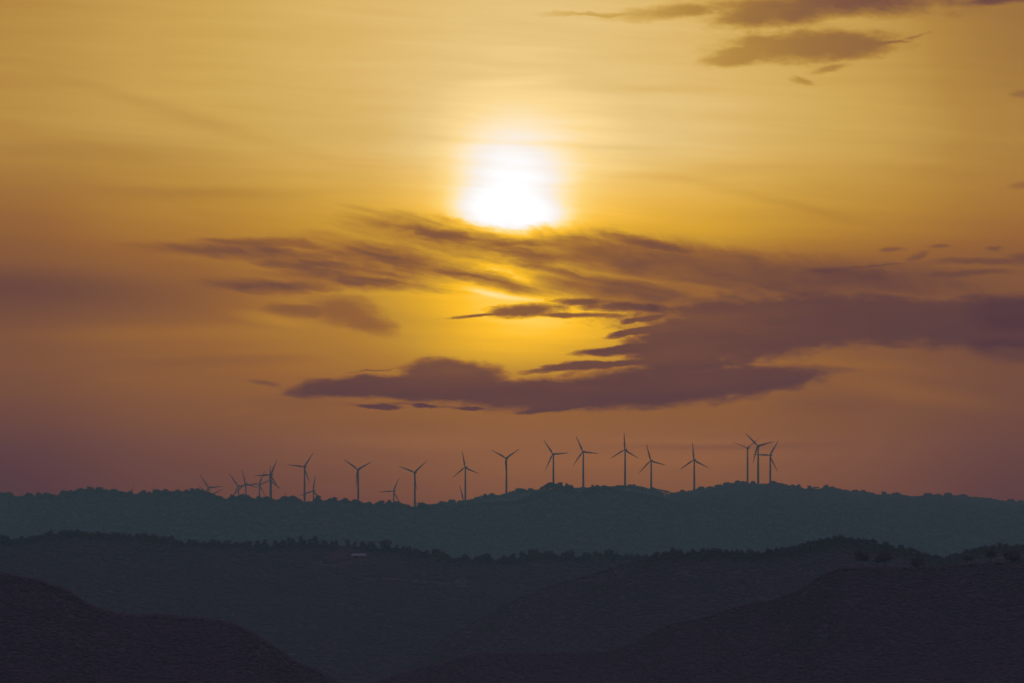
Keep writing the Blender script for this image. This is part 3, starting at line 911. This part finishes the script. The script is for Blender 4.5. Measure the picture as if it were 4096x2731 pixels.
# clear-sky brightness: columns along the horizon, rows up the sky
COLX = [0, 392, 784, 1176, 1568, 1960, 2352]
ROWY = [0, 150, 300, 430, 520, 600, 700, 780, 860, 950, 1050, 1120]
GRID = [
    [.54, .55, .54, .44, .36, .29, .22, .25, .24, .18, .08, .03],
    [.63, .64, .62, .55, .50, .40, .32, .37, .34, .28, .20, .15],
    [.72, .71, .69, .65, .61, .55, .53, .50, .42, .33, .27, .20],
    [.78, .79, .80, .78, .76, .74, .74, .70, .56, .38, .34, .26],
    [.73, .74, .76, .72, .66, .58, .56, .54, .44, .35, .34, .25],
    [.62, .64, .65, .60, .54, .40, .34, .32, .30, .28, .27, .21],
    [.43, .46, .50, .47, .41, .32, .26, .23, .22, .20, .13, .08]]
tpy = mth('DIVIDE', py, 1150.0)
acc = wsum = None
for ci, cx in enumerate(COLX):
    n = ND('ShaderNodeFloatCurve')
    cv = n.mapping.curves[0]
    while len(cv.points) > 2:
        cv.points.remove(cv.points[1])
    cv.points[0].location = (0.0, GRID[ci][0])
    cv.points[-1].location = (1.0, GRID[ci][-1])
    for y, g_ in list(zip(ROWY, GRID[ci]))[1:-1]:
        cv.points.new(y / 1150, g_)
    for p_ in cv.points:
        p_.handle_type = 'AUTO'
    n.mapping.update()
    put(n.inputs['Value'], tpy)
    q = mth('MULTIPLY_ADD', px, 1 / 265.0, -cx / 265.0)
    wt = mth('EXPONENT', mth('MULTIPLY', mth('MULTIPLY', q, q), -1.0))
    wt = mth('ADD', wt, 1e-6)
    term = mth('MULTIPLY', n.outputs[0], wt)
    acc = term if acc is None else mth('ADD', acc, term)
    wsum = wt if wsum is None else mth('ADD', wsum, wt)
base = mth('DIVIDE', acc, wsum)

# wind-torn coordinates for the clouds
def warp(vec, size, seed, detail, rough, ax, ay):
    u1 = noise(mapping(vec, (seed, 10, 0), 0.08, (size, size * 0.36, 1)), 1.0, detail, rough)
    u2 = noise(mapping(vec, (seed + 900, 500, 0), 0.08, (size, size * 0.36, 1)), 1.0, detail, rough)
    return xyz(mth('MULTIPLY_ADD', u1, ax, -ax / 2), mth('MULTIPLY_ADD', u2, ay, -ay / 2))


wA = warp(P0, 330, 0, 3, 0.5, 90, 30)
wB = warp(P0, 110, 40, 7, 0.66, 74, 30)
P1 = vmath('ADD', P0, vmath('ADD', wA, wB))
Ps = vmath('ADD', P0, wA)


def union(vec, ells):
    out = None
    for cx, cy, rx, ry, rot in ells:
        d = dist2(vec, cx, cy, rx, ry, rot)
        out = d if out is None else mth('MINIMUM', out, d)
    return mth('SQRT', out)


def soft(vec, items, start):
    """Soft bands that brighten or darken the sky."""
    out = start
    for cx, cy, rx, ry, rot, amp in items:
        d = mth('SQRT', dist2(vec, cx, cy, rx, ry, rot))
        out = mth('ADD', out, mrange(d, 0.0, 1.5, amp, 0.0))
    return out


sky = soft(Ps, [
    (430, 270, 330, 19, 17, -.028), (220, 347, 280, 26, 3, -.035), (440, 442, 320, 18, 0, -.03), (830, 484, 70, 6, 12, -.07),
    (60, 660, 420, 46, 3, -.06), (330, 768, 330, 20, 0, .04), (513, 828, 280, 13, -2, -.045), (622, 733, 100, 16, 8, .07), (700, 925, 150, 22, 0, -.03),
    (1250, 330, 330, 9, 3, -.03), (1180, 188, 150, 14, -3, .03), (1590, 400, 260, 20, -4, -.03), (1800, 470, 220, 14, 14, -.03), (1500, 205, 160, 12, 0, -.025),
    (1640, 1023, 260, 7, -1, -.05), (1600, 1009, 300, 5, -1, .025), (1480, 1060, 420, 18, -2, .02), (1930, 838, 260, 18, 3, .05), (2100, 900, 220, 26, 8, .05), (1900, 930, 130, 24, 3, -.03),
    (540, 945, 60, 8, -5, .02), (250, 875, 70, 5, 0, .02), (980, 1010, 260, 22, 0, .03), (1700, 600, 160, 10, 8, .03)], base)
# glow of the sun through thin cloud
glow = soft(P0, [(1176, 430, 480, 330, 0, .05), (1172, 425, 240, 205, 0, .09), (1170, 446, 142, 150, 0, .108), (1186, 508, 165, 52, 9, .13)], sky)
low = soft(P0, [(1176, 430, 480, 330, 0, .05), (1172, 435, 230, 190, 0, .08), (1170, 450, 138, 140, 0, .115), (1180, 500, 185, 62, 6, .12)], sky)
low = soft(P0, [(1176, 430, 480, 330, 0, .05), (1172, 445, 230, 190, 0, .07), (1170, 452, 130, 150, 0, .08), (1180, 494, 150, 58, 6, .11)], sky)
low = soft(P0, [(1176, 400, 480, 330, 0, .07), (1172, 420, 270, 190, 0, .07), (1168, 440, 150, 165, 0, .10), (1178, 488, 165, 62, 5, .14), (1180, 470, 135, 95, 5, .10)], sky)
low = soft(P0, [(1176, 420, 420, 270, 0, .10), (1170, 415, 240, 165, 0, .12), (1165, 430, 148, 142, 0, .13), (1190, 505, 190, 60, 4, .16), (1190, 470, 120, 85, 5, .25)], sky)
low = soft(Ps, [(1225, 775, 280, 70, 0, .10), (1130, 690, 330, 60, 8, .10), (1159, 630, 75, 17, 10, .16), (1230, 610, 130, 30, 12, .05)], glow)

# thin torn cirrus under the sun
st1 = noise(mapping(Ps, (0, 0, 0), math.radians(11), (240, 24, 1)), 1.0, 5, 0.55, 0.5)
st2 = noise(mapping(Ps, (0, 0, 0), math.radians(52), (120, 22, 1)), 1.0, 4, 0.5, 0.9)
right = mrange(px, 1050.0, 1350.0, 0.0, 1.0)
fringe = mrange(mth('SUBTRACT', py, mth('MULTIPLY_ADD', px, 0.12, 420.0)), 34.0, -30.0, 0.0, 1.0)
hair = mth('ADD', mth('MULTIPLY', mth('SUBTRACT', st1, 0.5), mth('MULTIPLY_ADD', right, -0.5, 1.2)), mth('MULTIPLY', mth('SUBTRACT', st2, 0.5), mth('MULTIPLY_ADD', mth('MULTIPLY', right, fringe), 0.30, 0.14)))
cir = union(P1, [(640, 563, 170, 10, 1), (590, 582, 210, 16, 3), (905, 596, 190, 33, 9), (1090, 632, 150, 18, 12), (770, 616, 200, 20, 8), (840, 645, 190, 17, 5), (590, 655, 110, 16, 4),
                 (1030, 548, 190, 33, 9), (1160, 568, 190, 36, 6), (1400, 590, 230, 42, 9), (1640, 618, 250, 48, 7), (1500, 566, 150, 15, 10), (1220, 602, 90, 24, 22), (1420, 662, 230, 34, 9),
                 (1880, 640, 300, 40, 2), (1330, 640, 130, 16, 14), (1500, 606, 330, 44, 8), (1760, 640, 340, 46, 3), (1060, 556, 150, 26, 11), (1200, 578, 170, 28, 6)])
thick = noise(mapping(P1, (0, 0, 0), math.radians(10), (150, 30, 1)), 1.0, 5, 0.6, 0.3)
acir = mrange(mth('ADD', cir, mth('MULTIPLY', hair, 0.9)), 1.65, 0.2, 0.0, 1.0)
acir = mth('MULTIPLY', acir, mrange(thick, 0.32, 0.66, 1.0, mth('MULTIPLY_ADD', right, 0.25, 0.5)))
# the upper edge of that cloud bank hides the foot of the sun
rim = mth('MINIMUM', mth('MULTIPLY_ADD', px, 0.25, 245.0), mth('MULTIPLY_ADD', px, -0.20, 797.0))
under = mth('ADD', mth('SUBTRACT', py, rim), mth('MULTIPLY', hair, 34.0))
aedge = mrange(under, -14.0, 26.0, 0.0, 1.0)
capped = mth('MINIMUM', low, mth('MULTIPLY_ADD', aedge, -0.46, 1.30))
v = mth('MULTIPLY', capped, mth('MULTIPLY_ADD', acir, -0.61, 1.0))

v = soft(Ps, [(1160, 632, 85, 12, 10, .20), (1235, 606, 110, 11, 14, .07), (1300, 640, 170, 8, 10, .07), (1050, 662, 200, 8, 8, .08), (1540, 650, 220, 8, 9, .06)], v)
# dense low clouds
rag = mth('SUBTRACT', noise(mapping(P0, (17, 5, 0), 0.0, (30, 13, 1)), 1.0, 5, 0.65), 0.5)
puff = mth('SUBTRACT', noise(mapping(P0, (7, 3, 0), 0.0, (80, 30, 1)), 1.0, 7, 0.64), 0.5)
dn = union(P1, [(1900, 737, 450, 57, 0), (1680, 762, 210, 80, -2), (1570, 805, 120, 70, 0), (2280, 742, 280, 60, 0), (1470, 765, 75, 9, -7), (1450, 801, 125, 12, -6), (1370, 838, 165, 9, -5), (1480, 736, 60, 8, -6), (1830, 760, 260, 40, -5),
                (825, 888, 165, 24, -2), (1040, 862, 120, 38, 2), (1000, 890, 270, 29, 1), (1250, 906, 240, 36, 2), (1480, 888, 260, 48, -3), (1700, 868, 190, 33, 0), (1290, 936, 100, 8, -5),
                (880, 934, 40, 6, 4), (968, 929, 30, 4.5, 0), (1083, 934, 34, 4, 0)])
adn = mrange(mth('ADD', mth('ADD', dn, mth('MULTIPLY', puff, 0.8)), mth('MULTIPLY', rag, 0.4)), 1.26, 0.70, 0.0, 1.0)
sm = union(Ps, [(1212, 711, 84, 15, -4), (1180, 714, 60, 9, -8), (1312, 721, 95, 6, 3), (1335, 692, 66, 8, 3), (1430, 706, 100, 11, 3), (1100, 723, 80, 3.5, -4)])
asm = mrange(mth('ADD', mth('ADD', sm, mth('MULTIPLY', puff, 0.8)), mth('MULTIPLY', rag, 1.3)), 1.5, 0.35, 0.0, 1.0)
sf = union(P1, [(610, 878, 36, 6.5, 6), (860, 848, 52, 3.5, -5), (790, 712, 80, 34, 8), (705, 712, 95, 17, 2), (835, 742, 70, 24, 20), (700, 655, 90, 10, 5), (930, 927, 110, 4, -1), (1040, 932, 110, 4, 2),
                (2051, 578, 30, 6, -3), (2098, 591, 28, 6, -15), (2003, 609, 90, 3.5, -3), (1890, 622, 60, 9, 0), (2157, 567, 22, 5, -10), (2278, 573, 24, 6, 0), (2241, 600, 130, 9, -1), (2223, 628, 110, 8, -2), (2345, 595, 60, 14, -5),
                (1870, 845, 90, 12, 5)])
asf = mrange(mth('ADD', sf, mth('MULTIPLY', puff, 0.8)), 1.35, 0.3, 0.0, 1.0)
dk = union(P1, [(2320, 803, 100, 27, 4), (2330, 720, 110, 40, 0)])
adk = mrange(dk, 1.3, 0.5, 0.0, 1.0)
tp = union(P1, [(1900, 6, 295, 30, -2), (1738, 30, 112, 33, -6), (1829, 26, 125, 31, -8), (1555, 24, 130, 15, -5), (1390, 32, 130, 5, -1), (2293, 0, 80, 11, -3)])
atp = mrange(mth('ADD', tp, mth('MULTIPLY', puff, 1.6)), 1.6, 0.2, 0.0, 1.0)
ln = union(P1, [(1838, 109, 200, 35, -2), (1925, 103, 138, 30, -3), (1700, 125, 95, 22, -8), (1667, 138, 66, 15, 0), (1745, 100, 60, 16, -14), (2040, 97, 50, 4, 0), ])
fk = union(P1, [(1848, 183, 24, 7, 20), (1907, 157, 38, 9, -10), (2100, 85, 30, 4, -20), (2350, 217, 30, 9, 0), (2344, 427, 22, 7, -10)])
afk = mrange(mth('ADD', fk, mth('MULTIPLY', puff, 2.0)), 1.6, 0.2, 0.0, 0.55)
aln = mrange(mth('ADD', ln, mth('MULTIPLY', puff, 1.2)), 1.4, 0.5, 0.0, 1.0)
aln = mth('MAXIMUM', aln, afk)
fade = mrange(px, 1350.0, 2050.0, 0.28, 1.0)


def veil(v, a, k):
    return mth('MULTIPLY', v, mth('MULTIPLY_ADD', a, -(1 - k), 1.0) if not hasattr(k, 'is_output') else mth('SUBTRACT', 1.0, mth('MULTIPLY', a, k)))


dense_k = mrange(py, 690.0, 920.0, 0.57, 0.72, 'LINEAR')
body = noise(mapping(P1, (3, 9, 0), math.radians(-3), (260, 44, 1)), 1.0, 5, 0.6, 0.2)
dense_k = mth('ADD', dense_k, mrange(body, 0.3, 0.7, 0.04, -0.06))
dense_k = mth('SUBTRACT', dense_k, mrange(mth('SQRT', dist2(P0, 1060, 835, 190, 42, 0)), 0.0, 1.5, 0.13, 0.0))
v = veil(v, asf, 0.69)
v = mth('MULTIPLY', mth('MINIMUM', v, mth('MULTIPLY_ADD', adn, -0.78, 1.3)), mth('SUBTRACT', 1.0, mth('MULTIPLY', adn, dense_k)))
v = mth('MULTIPLY', v, mth('MULTIPLY_ADD', asm, -0.62, 1.0))
v = veil(v, adk, 0.6)
v = mth('MULTIPLY', v, mth('SUBTRACT', 1.0, mth('MULTIPLY', mth('MULTIPLY', atp, fade), 0.54)))
v = mth('MULTIPLY', v, mth('SUBTRACT', 1.0, mth('MULTIPLY', mth('MULTIPLY', aln, fade), 0.37)))
# faint layering everywhere
lay = noise(mapping(Ps, (0, 0, 0), math.radians(3), (520, 34, 1)), 1.0, 4, 0.55, 0.15)
v = mth('MULTIPLY', v, mth('MULTIPLY_ADD', mth('SUBTRACT', lay, 0.5), 0.11, 1.0))

PALE = [(0.0, (70, 48, 58)), (0.2, (108, 72, 66)), (0.3, (126, 86, 66)), (0.45, (158, 114, 62)), (0.55, (180, 136, 66)), (0.65, (206, 165, 86)), (0.72, (220, 180, 104)), (0.79, (232, 198, 130)), (0.85, (252, 218, 150)), (0.90, (255, 232, 190)), (0.95, (250, 240, 230)), (1.0, (255, 255, 255))]
SAT = [(0.0, (70, 48, 60)), (0.1, (91, 62, 63)), (0.2, (109, 72, 61)), (0.3, (130, 86, 58)), (0.4, (150, 99, 54)), (0.5, (172, 120, 52)), (0.6, (196, 144, 50)), (0.7, (224, 167, 44)), (0.79, (254, 190, 38)), (0.85, (255, 207, 84)), (0.90, (255, 228, 155)), (0.95, (250, 240, 230)), (1.0, (255, 255, 255))]
cp = ramp(v, [(p, lin(c)) for p, c in PALE])
cs = ramp(v, [(p, lin(c)) for p, c in SAT])
front = mixc(mrange(py, 300.0, 580.0, 0.0, 1.0), cp, cs)
# sunset light as it is above the haze: stronger by what the haze takes away along the line of sight
path = mth('MINIMUM', mth('DIVIDE', 112.0, mth('MAXIMUM', mth('DIVIDE', dz, sy), 0.004)), 10450.0)
boost = mth('EXPONENT', mth('MULTIPLY', path, HAZE_D))
glare = mth('MULTIPLY', mth('SUBTRACT', 1.0, mth('DIVIDE', 1.0, boost)), -1.0)
front = vmath('ADD', front, vmath('SCALE', (0.038, 0.066, 0.072), None, glare))
front = vmath('SCALE', vmath('MAXIMUM', front, (0.004, 0.004, 0.004)), None, boost)

# the rest of the dome: physical dusk sky, cool overhead and behind the viewer
ns = ND('ShaderNodeTexSky')
ns.sky_type = 'NISHITA'
ns.sun_disc = False
ns.sun_elevation = SUN_EL
ns.sun_rotation = SUN_AZ
ns.dust_density = 3.0
nish = vmath('MULTIPLY', ns.outputs[0], (0.016, 0.016, 0.016))
zen = mrange(dz, 0.0, 0.8, 0.0, 1.0)
dusk = mixc(zen, (0.285, 0.100, 0.300, 1), (0.180, 0.083, 0.235, 1))
rest = vmath('ADD', nish, dusk)
sd = vmath('DOT_PRODUCT', tc.outputs['Generated'], (0.0, math.cos(SUN_EL), math.sin(SUN_EL)))
w = mrange(sd, math.cos(math.radians(30)), math.cos(math.radians(9)), 0.0, 1.0)
allsky = mixc(w, rest, front)
bg = ND('ShaderNodeBackground')
LK(allsky, bg.inputs['Color'])
bg.inputs['Strength'].default_value = 1.0
ow = ND('ShaderNodeOutputWorld')
LK(bg.outputs[0], ow.inputs['Surface'])
W.cycles.sampling_method = 'MANUAL'
W.cycles.sample_map_resolution = 1024

# ------------------------------------------------------------------ sun
sl = bpy.data.lights.new('sun', 'SUN')
sl.energy = 0.5
sl.angle = math.radians(0.5)
sl.color = (1.0, 0.62, 0.34)
so = bpy.data.objects.new('sun', sl)
COL.objects.link(so)
dirn = Vector((0, -math.cos(SUN_EL), -math.sin(SUN_EL)))
so.rotation_euler = dirn.to_track_quat('-Z', 'Y').to_euler()
so.location = (0, 200, 60)

# ------------------------------------------------------------------ camera and render settings
cam = bpy.data.cameras.new('camera')
cam.lens, cam.sensor_width, cam.sensor_fit = LENS, SENSOR, 'HORIZONTAL'
cam.shift_y = (EYE - PH / 2) / PW
cam.clip_start, cam.clip_end = 1.0, 40000.0
co = bpy.data.objects.new('camera', cam)
co.location = (0, 0, 0)
co.rotation_euler = (math.radians(90), 0, 0)
COL.objects.link(co)
S.camera = co
S.view_settings.view_transform = 'Standard'
S.view_settings.look = 'None'
S.view_settings.exposure = 0
S.view_settings.gamma = 1
S.cycles.max_bounces = 4
S.cycles.diffuse_bounces = 1
S.cycles.volume_bounces = 0
S.cycles.use_denoising = True
